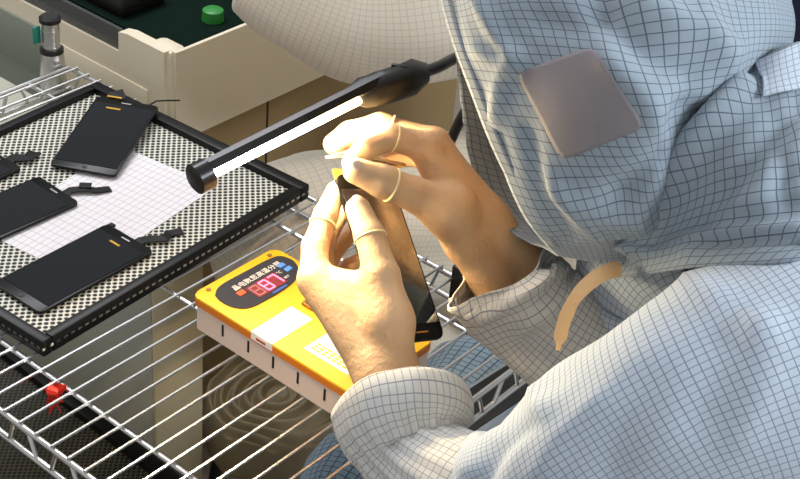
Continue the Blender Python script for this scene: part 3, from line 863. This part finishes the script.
# ---- finger cots with rolled rings
def cot(pts, rs, frac, name='finger_cot'):
    """thin latex sheath from a point on the first bone to the tip"""
    p0 = pts[0] + (pts[1] - pts[0]) * frac; r0 = rs[0] + (rs[1] - rs[0]) * frac
    P_ = [p0] + pts[1:]; R_ = [r0] + rs[1:]
    ax_ = (pts[1] - pts[0]).normalized()
    def fn(P):
        d = chain(P, P_, [x_ + .0007 for x_ in R_])
        return np.maximum(d, -((P - np.array(p0)) @ np.array(ax_)))
    v_, f_ = nets(fn, *bounds(P_, .02), .0016); v_ = relax(v_, f_, 2)
    o = np_mesh(name, [(v_, f_)], M['latex'], worker)
    o['label'] = 'pale latex finger cot'
    a = ax_.orthogonal().normalized(); b = ax_.cross(a)
    bm = bmesh.new(); n_, m_ = 36, 8
    rg = [[bm.verts.new(p0 + (a * math.cos(2 * math.pi * i / n_) + b * math.sin(2 * math.pi * i / n_)) * (r0 + .0009 + .0011 * math.cos(2 * math.pi * j / m_)) + ax_ * .0013 * math.sin(2 * math.pi * j / m_)) for j in range(m_)] for i in range(n_)]
    for i in range(n_):
        for j in range(m_): bm.faces.new((rg[i][j], rg[(i + 1) % n_][j], rg[(i + 1) % n_][(j + 1) % m_], rg[i][(j + 1) % m_]))
    from_bm('rolled_ring', bm, M['latex_ring'], o, True, True)
cot(LI[0][1:], LI[1][1:], .70); cot(LT[0][1:], LT[1][1:], .95)
cot(RI[0], RI[1], .92); cot(RM[0], RM[1], .80); cot(RT[0][1:], RT[1][1:], .70)

def nail(tip, prev, r, out, parent):
    ax_ = (tip - prev).normalized(); out = (out - ax_ * out.dot(ax_)).normalized(); sd_ = ax_.cross(out)
    bm = bmesh.new(); bmesh.ops.create_icosphere(bm, subdivisions=3, radius=1)
    bmesh.ops.transform(bm, matrix=Matrix.Translation(tip + out * (r - .0030) + ax_ * .002) @ Matrix((ax_ * .0085, sd_ * .0068, out * .0036)).transposed().to_4x4(), verts=bm.verts)
    from_bm('thumbnail', bm, M['nail'], parent, True, True)
M['nail'] = mat('nail', (.72, .52, .40), .25, sss=.1)
nail(LT[0][3], LT[0][2], LT[1][3], V(XW) * .35 - V(FW), body); nail(RT[0][3], RT[0][2], RT[1][3], V(UW) * .6 - V(FW), body)
# ---- hood
def px_rows(rows, n_, m_):
    """smooth grid through rows of (px, py, depth)"""
    R_ = [catmull([list(pd(*p)) for p in r], m_) for r in rows]
    A = np.array(R_); out = np.empty((n_, m_, 3))
    for j in range(m_): out[:, j] = catmull(A[:, j], n_)
    return out
def close_rows(front, back_c, amt, nb=24, side=None):
    """append a far side to every row so that it closes into a loop round depth back_c"""
    loops = []
    for row in front:
        idxs = np.linspace(len(row) - 1, 0, nb + 2)[1:-1]
        far = []
        for s in idxs:
            p = row[int(round(s))]; d = (p - C0) @ FW
            t = s / (len(row) - 1); k_ = max(0, math.sin(math.pi * t)) ** .28
            dd = d + (2 * (back_c - d) * amt) * k_
            sh = side(len(loops)) * np.interp(t, [0, .3, .45, .7, .85, 1], [0, 0, .4, 1, .55, 0]) if side else 0
            far.append(C0 + (p - C0) * dd / d - XW * sh * d / FPX)
        loops.append(np.vstack([row, far]))
    return loops
def loop_uv(loops, ncols_front):
    UV = []
    # u along the row, v across rows, both in metres measured on the middle row / middle column
    mid_r = loops[len(loops) // 2]; L = np.vstack([mid_r, mid_r[:1]])
    u = np.concatenate([[0], np.cumsum(np.linalg.norm(np.diff(L, axis=0), axis=1))])
    mc = np.array([l[ncols_front // 2] for l in loops])
    v = np.concatenate([[0], np.cumsum(np.linalg.norm(np.diff(mc, axis=0), axis=1))])
    return [[(float(a), float(b)) for a in u] for b in v]
def to_px(p):
    q = np.array(p) - C0; d = q @ FW
    return np.array([400 + FPX * (q @ XW) / d, 239.5 - FPX * (q @ UW) / d])
def poly_dist(p, poly):
    best = 1e9
    for a, b in zip(poly[:-1], poly[1:]):
        a = np.array(a, float); b = np.array(b, float); ab = b - a
        t = min(1, max(0, (p - a) @ ab / (ab @ ab))); best = min(best, np.linalg.norm(p - a - t * ab))
    return best
def fold(o, folds, seed=0, rumple=.0, rs=14):
    """raise cloth along lines (folds: polyline, height m, half width px) on the side that shows"""
    me = o.data; nr = [v.normal.copy() for v in me.vertices]
    for v, n_ in zip(me.vertices, nr):
        p = to_px(v.co); s = 0
        if n_.dot(V(C0) - v.co) > 0:
            for poly, amp, wd in folds:
                d = poly_dist(p, poly)
                if d < wd * 3: s += amp * math.exp(-(d / wd) ** 2)
        s += rumple * noise.noise(v.co * rs + V((seed, 0, 0)))
        v.co += n_ * s
    me.update()

hood_rows = [
    [(425, -80, 1.33), (440, -5, 1.27), (452, 40, 1.24), (470, 90, 1.22), (491, 145, 1.215), (518, 200, 1.22), (540, 236, 1.24), (556, 258, 1.28)],
    [(448, -90, 1.30), (468, -10, 1.225), (482, 40, 1.200), (504, 95, 1.185), (532, 158, 1.180), (560, 212, 1.190), (578, 244, 1.215), (588, 262, 1.26)],
    [(500, -105, 1.27), (522, -20, 1.185), (543, 40, 1.155), (568, 100, 1.142), (598, 160, 1.145), (618, 210, 1.165), (628, 240, 1.195), (632, 260, 1.25)],
    [(580, -115, 1.26), (604, -22, 1.150), (626, 46, 1.115), (646, 108, 1.108), (660, 163, 1.126), (668, 208, 1.155), (671, 236, 1.190), (672, 256, 1.25)],
    [(668, -110, 1.26), (690, -16, 1.150), (703, 48, 1.122), (706, 100, 1.125), (700, 150, 1.150), (694, 196, 1.180), (690, 226, 1.210), (690, 246, 1.26)],
    [(735, -80, 1.28), (752, -5, 1.180), (757, 40, 1.160), (748, 84, 1.168), (730, 130, 1.185), (716, 176, 1.205), (708, 206, 1.230), (704, 226, 1.27)],
    [(775, -40, 1.32), (790, 5, 1.27), (790, 40, 1.25), (776, 80, 1.25), (752, 120, 1.26), (736, 160, 1.27), (726, 190, 1.28), (720, 210, 1.30)],
]
NF = 56
hf = px_rows(hood_rows, 64, NF)
loops = close_rows(hf, 1.345, .95, 40, lambda i: 46 * max(0, 1 - i / 26))
UVh = loop_uv(loops, NF)
hood = grid_mesh('hood', [[V(p) for p in l] for l in loops], UVh, M['hood'], worker, True, 0, cap1=True)
fold(hood, [
    ([(514, 58), (500, 84), (494, 120)], .006, 8), ([(478, 50), (498, 64), (518, 72)], .003, 7), ([(560, 190), (596, 214), (640, 222)], .007, 13),
    ([(480, 0), (500, 40), (520, 60)], .006, 8), ([(600, 10), (640, 50), (690, 75)], -.009, 16),
    ([(640, -5), (680, 25), (730, 50)], .008, 14), ([(690, 110), (662, 160), (622, 190)], -.013, 17), ([(715, 120), (690, 170), (664, 215)], -.012, 14),
    ([(528, 130), (540, 185), (566, 235)], -.006, 9), ([(548, 170), (570, 205), (600, 240)], .004, 7), ([(700, 0), (715, 40), (730, 70)], .005, 12),
    ([(610, 60), (655, 105), (668, 140)], .006, 14), ([(540, 20), (580, 28), (610, 10)], -.005, 12)], 3, .007, 11)
sm = hood.modifiers.new('thickness', 'SOLIDIFY'); sm.thickness = .0014; sm.offset = -1
# hem band round the face opening
cen = V(np.mean([p for l in loops[:5] for p in l], axis=0))
Gb, Ub = [], []
for i in (0, 1, 2, 3, 4):
    row = []
    for p in loops[i][2:NF - 5]:
        o_ = V(p) - cen; o_ -= V(fwd) * o_.dot(fwd) * .8
        row.append(V(p) + o_.normalized() * (.0014 if i < 4 else .0006))
    Gb.append(row); Ub.append(UVh[i][2:NF - 4])
hb = grid_mesh('hood_hem', Gb, Ub, M['hem'], hood, False, .0007)
# ---- cape of the hood on the shoulders
cape_rows = [
    [(700, 112, 1.215), (722, 84, 1.190), (756, 62, 1.175), (796, 44, 1.185), (830, 40, 1.23)],
    [(684, 150, 1.190), (716, 118, 1.145), (765, 95, 1.125), (820, 82, 1.135), (870, 90, 1.20)],
    [(664, 190, 1.190), (706, 160, 1.135), (768, 138, 1.100), (836, 128, 1.105), (905, 140, 1.18)],
    [(646, 228, 1.205), (698, 202, 1.140), (770, 184, 1.090), (850, 178, 1.090), (930, 190, 1.17)],
    [(630, 256, 1.225), (684, 238, 1.155), (768, 226, 1.090), (856, 222, 1.085), (945, 235, 1.16)],
    [(617, 278, 1.240), (664, 272, 1.165), (735, 264, 1.095), (820, 260, 1.07), (955, 272, 1.15)],
]
NC = 60
cf = px_rows(cape_rows, 44, NC)
cl = close_rows(cf, 1.33, .9, 30)
cape = grid_mesh('hood_cape', [[V(p) for p in l] for l in cl], loop_uv(cl, NC), M['hood'], worker, True, 0)
fold(cape, [([(748, 88), (708, 140), (668, 200), (640, 250)], .020, 9), ([(775, 120), (740, 175), (712, 225)], -.007, 15), ([(690, 250), (740, 205), (800, 190)], .006, 11),
            ([(800, 130), (760, 180), (720, 215)], .006, 13), ([(640, 252), (720, 232), (800, 226)], .008, 7), ([(650, 246), (730, 241), (800, 238)], -.006, 5), ([(800, 100), (780, 150), (785, 200)], -.006, 12)], 8, .006, 12)
sm = cape.modifiers.new('thickness', 'SOLIDIFY'); sm.thickness = .0014; sm.offset = -1

# ---- pieces sewn onto the cloth, laid on its surface
def bvh_of(*obs):
    vs, fs = [], []
    for o in obs:
        k_ = len(vs); vs += [v.co.copy() for v in o.data.vertices]; fs += [[i + k_ for i in p.vertices] for p in o.data.polygons]
    return BVHTree.FromPolygons(vs, fs)
def sewn(name, corners, m, parent, obs, n_=26, m_=22, lift=.0007, thick=.0003, rnd=.06, uvs=1):
    """quad patch (corners in picture order) pressed onto the cloth below it"""
    bt = bvh_of(*obs); a, b, c, d = [np.array(x_, float) for x_ in corners]
    G_, UV_ = [], []
    for i in range(n_):
        row, uv = [], []
        for j in range(m_):
            u, v = j / (m_ - 1), i / (n_ - 1)
            # pull the corners in so that the outline is rounded
            cu, cv = u - .5, v - .5
            k_ = 1 - rnd * (max(0, abs(cu) * 2 - .75) / .25) * (max(0, abs(cv) * 2 - .75) / .25)
            u, v = .5 + cu * k_, .5 + cv * k_
            p = (a * (1 - u) + b * u) * (1 - v) + (d * (1 - u) + c * u) * v
            dr = V(ray(*p)).normalized()
            hit, nn, fi, ds = bt.ray_cast(V(C0), dr)
            if hit is None: hit = V(C0) + dr * 1.15 / dr.dot(V(FW)); nn = -dr
            if nn.dot(dr) > 0: nn = -nn
            row.append(hit + nn * lift); uv.append((u * .052 * uvs, v * .042 * uvs))
        G_.append(row); UV_.append(uv)
    return grid_mesh(name, G_, UV_, m, parent, False, thick)
sewn('ear_panel', [(516, 73), (593, 46), (646, 127), (562, 161)], M['patch'], hood, [hood])['label'] = 'grey net window'
sewn('back_strap', [(758, 66), (812, 42), (818, 86), (762, 100)], M['suit'], cape, [cape], lift=.003, thick=.002, rnd=0)['label'] = 'pale check strap at the back of the hood'
# ---- trunk of the suit
def wav(a1, f1, a2, f2, seed):
    def fn(s, th, t):
        return a1 * math.sin(f1 * s + 2.2 * math.sin(th + seed)) + a2 * noise.noise(V((math.cos(th) * 1.6, math.sin(th) * 1.6, s * f2 + seed)))
    return fn
def trunk():
    sp = [PEL + V((.02, 0, -.06)), PEL + V((-.01, 0, .08)), V((-.20, 1.06, .05)), V((-.27, 1.06, .17)), V((-.33, 1.06, .27)), V((-.365, 1.06, .325))]
    return sleeve('suit_trunk', sp, [.18, .172, .168, .168, .14, .085], M['suit'], worker, .0015, 40, 64, 1.15, wav(.004, 40, .010, 6, 1), .16)
trunk()
# ---- left arm of the suit: shoulder to elbow
armL = [V((-.27, 1.04, .20)), V((-.285, .99, .225)), pd(915, 318, 1.17), pd(850, 338, 1.13), pd(780, 366, 1.12), pd(700, 400, 1.125), pd(630, 440, 1.145), pd(572, 474, 1.17), pd(524, 500, 1.20), pd(486, 508, 1.225)]
def wr_arm(s, th, t):
    return .005 * noise.noise(V((math.cos(th) * 1.5, math.sin(th) * 1.5, s * 9))) + .004 * math.sin(s * 42 + 1.5 * math.sin(th)) * (max(0, t - .55) / .45) + .003 * math.sin(s * 18 + 2 * math.sin(th))
sl = sleeve('left_sleeve', armL, [.105, .105, .100, .096, .092, .086, .078, .068, .058, .048], M['suit'], worker, .0015, 64, 72, 1.0, wr_arm, .088)
sl.data.transform(Matrix.Identity(4))
fold(sl, [([(690, 288), (720, 300), (760, 330)], .006, 12), ([(560, 375), (530, 400), (505, 425)], -.004, 10), ([(500, 405), (480, 440), (470, 470)], .008, 12), ([(545, 350), (530, 385), (540, 410)], .005, 10), ([(770, 320), (765, 380), (740, 440)], .005, 12), ([(735, 310), (720, 370), (700, 420)], -.004, 14),
    ([(530, 425), (500, 450), (480, 485)], -.007, 9), ([(600, 400), (560, 440), (540, 475)], .005, 11), ([(650, 380), (620, 440), (610, 479)], -.004, 14)], 5, .0035, 14)
# forearm, gather and flared cuff of the left arm
foreL = [pd(525, 530, 1.215), pd(478, 500, 1.235), pd(440, 478, 1.258), pd(414, 458, 1.278), pd(408, 446, 1.284), pd(404, 432, 1.290), pd(402, 416, 1.297), pd(400, 408, 1.302)]
def wr_cuff(s, th, t):
    g = math.exp(-((t - .45) / .25) ** 2)
    return .0022 * math.sin(th * 17 + 2) * g + .0045 * math.sin(th * 4 + 1) * max(0, t - .5) + .004 * noise.noise(V((math.cos(th) * 2, math.sin(th) * 2, s * 8)))
sleeve('left_cuff', foreL, [.060, .056, .050, .0445, .052, .061, .066, .066], M['cuff'], worker, .0014, 44, 84, .92, wr_cuff, .058)
# ---- right arm: cuff to elbow, and upper arm behind
foreR = [pd(503, 267, 1.408), pd(507, 275, 1.411), pd(514, 288, 1.416), pd(534, 311, 1.427), pd(568, 336, 1.43), pd(612, 360, 1.435), pd(650, 380, 1.44)]
def wr_r(s, th, t):
    return .003 * math.sin(s * 60 + 2 * math.sin(th * 2)) + .009 * noise.noise(V((math.cos(th) * 1.3, math.sin(th) * 1.3, s * 11 + 4))) - .003 * math.sin(th * 4) * (1 - t)
sr = sleeve('right_sleeve', foreR, [.052, .053, .055, .056, .058, .060, .060], M['cuff'], worker, .0014, 60, 72, 1.0, wr_r, .055)
fold(sr, [([(458, 305), (480, 320), (505, 306), (560, 270)], .010, 6), ([(480, 322), (505, 345), (540, 360)], -.003, 9), ([(470, 300), (500, 295), (550, 262)], -.007, 8), ([(580, 270), (560, 300), (520, 330)], .005, 8)], 2, .002, 20)
upR = [pd(655, 382, 1.44), pd(650, 340, 1.44), pd(655, 295, 1.43), pd(680, 255, 1.40), SHR, V((-.30, 1.15, .21))]
sleeve('right_upper_sleeve', upR, [.060, .066, .070, .075, .088, .100], M['suit'], worker, .0015, 36, 56, 1.0, wr_r, .065)
# ---- trousers
for kn, hp, an in ((KL, HLp[0], AL), (KR, HLp[1], AR)):
    sp = [hp, hp.lerp(kn, .35), hp.lerp(kn, .7), kn + V((.02, 0, .0)), kn + V((-.005, 0, -.06)), kn.lerp(an, .5), an + V((0, 0, .02))]
    sleeve('trouser_leg', sp, [.13, .115, .100, .088, .082, .075, .070], M['trouser'], worker, .0015, 44, 56, 1.0, wav(.003, 35, .010, 7, 2), .095)
# ---- hanging peach strap
stp = [pd(620, 269, 1.215), pd(606, 272, 1.195), pd(588, 284, 1.19), pd(574, 300, 1.19), pd(564, 322, 1.195), pd(558, 350, 1.20)]
q = catmull([list(p) for p in stp], 26); bm = bmesh.new(); rows = []
for i, p in enumerate(q):
    t = q[min(i + 1, 25)] - q[max(i - 1, 0)]; sdv = np.cross(t, FW); sdv = sdv / np.linalg.norm(sdv)
    wd = .0066 * (1 - .35 * abs(i / 25 - .4)) * (1 + .25 * noise.noise(V(p) * 60)) * (.45 if i > 23 else 1)
    nn = np.cross(sdv, t); nn = nn / np.linalg.norm(nn)
    rows.append([bm.verts.new(V(p + sdv * a * wd + nn * b * .0014)) for a, b in ((-1, 0), (-.5, 1), (.5, 1.3), (1, 0), (.5, -1), (-.5, -1))])
for i in range(25):
    for k in range(6): bm.faces.new((rows[i][k], rows[i][(k + 1) % 6], rows[i + 1][(k + 1) % 6], rows[i + 1][k]))
bm.faces.new(rows[0]); bm.faces.new(rows[-1][::-1])
from_bm('hood_tie', bm, M['strap'], worker, True, True)['label'] = 'peach coloured hanging tie strap'
# stool the worker sits on
ws = empty('work_stool', (PEL.x, PEL.y, FLOOR)); tag(ws, 'dark stool under the seated worker', 'stool')
bm = bmesh.new(); add_tube(bm, [(PEL.x, PEL.y, -.50), (PEL.x, PEL.y, -.492), (PEL.x, PEL.y, -.455), (PEL.x, PEL.y, -.448)], [.15, .17, .17, .15], 32)
from_bm('seat', bm, M['dark_metal'], ws, True, True)
for j in range(4):
    a = math.pi / 4 + j * math.pi / 2
    tube('leg', [(PEL.x + .1 * math.cos(a), PEL.y + .1 * math.sin(a), -.50), (PEL.x + .16 * math.cos(a), PEL.y + .16 * math.sin(a), FLOOR)], .012, M['dark_metal'], ws, 10, True)
# tweezers between the fingers of the right hand
tz = empty('tweezers', pd(345, 153, 1.392)); tag(tz, 'fine metal tweezers held in the right hand fingertips above the screen', 'tweezers')
tube('arm', [pd(325, 157, 1.39), pd(345, 152, 1.392), pd(372, 158, 1.40), pd(405, 165, 1.41)], [.0006, .0013, .002, .0024], M['steel'], tz, 8, True)
tube('arm', [pd(326, 158, 1.392), pd(346, 156, 1.396), pd(373, 161, 1.404), pd(405, 165, 1.412)], [.0006, .0013, .002, .0024], M['steel'], tz, 8, True)

# ================================================================== SECOND WORKER behind the lamp
w2 = empty('person', (-.85, 1.95, FLOOR)); tag(w2, 'person in a cream check suit reaching over the cream machine, face out of view', 'person')
B = dict(sh=pd(500, -40, 2.0), el=pd(400, 5, 1.95), wr=pd(265, -20, 1.93))
T0, T1, T2 = pd(585, -120, 2.05), pd(580, 60, 2.12), pd(570, 240, 2.25)
K2, A2 = pd(300, 222, 2.0), V((-.95, 1.62, FLOOR + .05))
HD2 = pd(520, -260, 2.0)
def body2(P):
    d = ell_d(P, HD2, (.085, .085, .11)); d = smin(d, seg_d(P, HD2, T0, .055, .08), .05)
    d = smin(d, seg_d(P, T0, T1, .11, .12), .05); d = smin(d, seg_d(P, T1, T2, .12, .12), .05)
    d = smin(d, seg_d(P, T0, B['sh'], .07, .055), .04); d = smin(d, seg_d(P, B['sh'], B['el'], .05, .042), .03)
    d = smin(d, seg_d(P, B['el'], B['wr'], .042, .030), .03); d = smin(d, seg_d(P, B['wr'], pd(205, -50, 1.95), .026, .022), .02)
    d = smin(d, seg_d(P, T2, K2, .08, .052), .04)
    d = smin(d, seg_d(P, K2, A2, .05, .035), .03); d = smin(d, seg_d(P, A2, A2 + V((-.15, 0, -.03)), .034, .024), .02)
    return d
lo, hi = bounds([HD2, T0, T1, T2, B['sh'], B['el'], B['wr'], K2, A2, pd(205, -50, 1.95)], .16); lo[2] = FLOOR
b2_ = nets(body2, lo, hi, .014)
np_mesh('body', [(relax(b2_[0], b2_[1], 2), b2_[1])], M['skin'], w2)
def wr2(s, th, t): return .010 * noise.noise(V((math.cos(th) * 1.4, math.sin(th) * 1.4, s * 8))) + .003 * math.sin(s * 40 + 2 * math.sin(th))
sleeve('suit_trunk', [pd(585, -170, 2.03), T0, T1, T2, T2 + V((0, 0, -.12))], [.10, .15, .165, .165, .15], M['warm_lit_suit'], w2, .0015, 36, 60, 1, wr2, .15)
sleeve('suit_sleeve', [pd(545, -60, 2.0), pd(480, -22, 1.97), pd(420, -4, 1.95), pd(360, 2, 1.94), pd(310, -14, 1.93), pd(262, -40, 1.93)], [.125, .122, .117, .105, .088, .075], M['warm_lit_suit'], w2, .0015, 44, 60, 1, wr2, .105)
def wr3(s, th, t): return .012 * noise.noise(V((math.cos(th) * 1.4, math.sin(th) * 1.4, s * 6 + 9))) + .006 * math.sin(th * 6 + 3 * s)
sleeve('trouser_leg', [T2, pd(440, 222, 2.15), pd(370, 224, 2.06), pd(318, 226, 2.0), pd(290, 255, 2.02), A2.lerp(K2, .55), A2], [.15, .13, .115, .105, .10, .09, .08], M['warm_lit_suit'], w2, .0015, 50, 64, 1, wr3, .11)
ws2 = empty('work_stool', (T2.x, T2.y, FLOOR)); tag(ws2, 'dark stool under the person in the warm-lit white suit', 'stool')
zz = T2.z - .16
bm = bmesh.new(); add_tube(bm, [(T2.x, T2.y, zz - .05), (T2.x, T2.y, zz)], .15, 32); from_bm('seat', bm, M['dark_metal'], ws2, True, True)
bm = bmesh.new(); add_tube(bm, [(T2.x, T2.y, FLOOR), (T2.x, T2.y, zz - .05)], .03, 16); from_bm('column', bm, M['dark_metal'], ws2, True, True)

# ================================================================== NAVY CHAIR at the right edge
q = pd(880, -20, 1.75)
ch = empty('office_chair', (q.x, q.y, FLOOR)); tag(ch, 'dark navy chair back at the top right corner behind the hood', 'chair')
bm = bmesh.new(); b2 = bmesh.new(); add_box(b2, -.14, .14, -.03, .03, -.22, .22, .03, 4)
merge(bm, b2, Matrix.Translation(q) @ Matrix.Rotation(YAW, 4, 'Z'))
from_bm('backrest', bm, M['navy'], ch, True, True)
bm = bmesh.new(); add_tube(bm, [(q.x, q.y, FLOOR), (q.x, q.y, q.z - .2)], .03, 12); from_bm('column', bm, M['dark_metal'], ch, True, True)
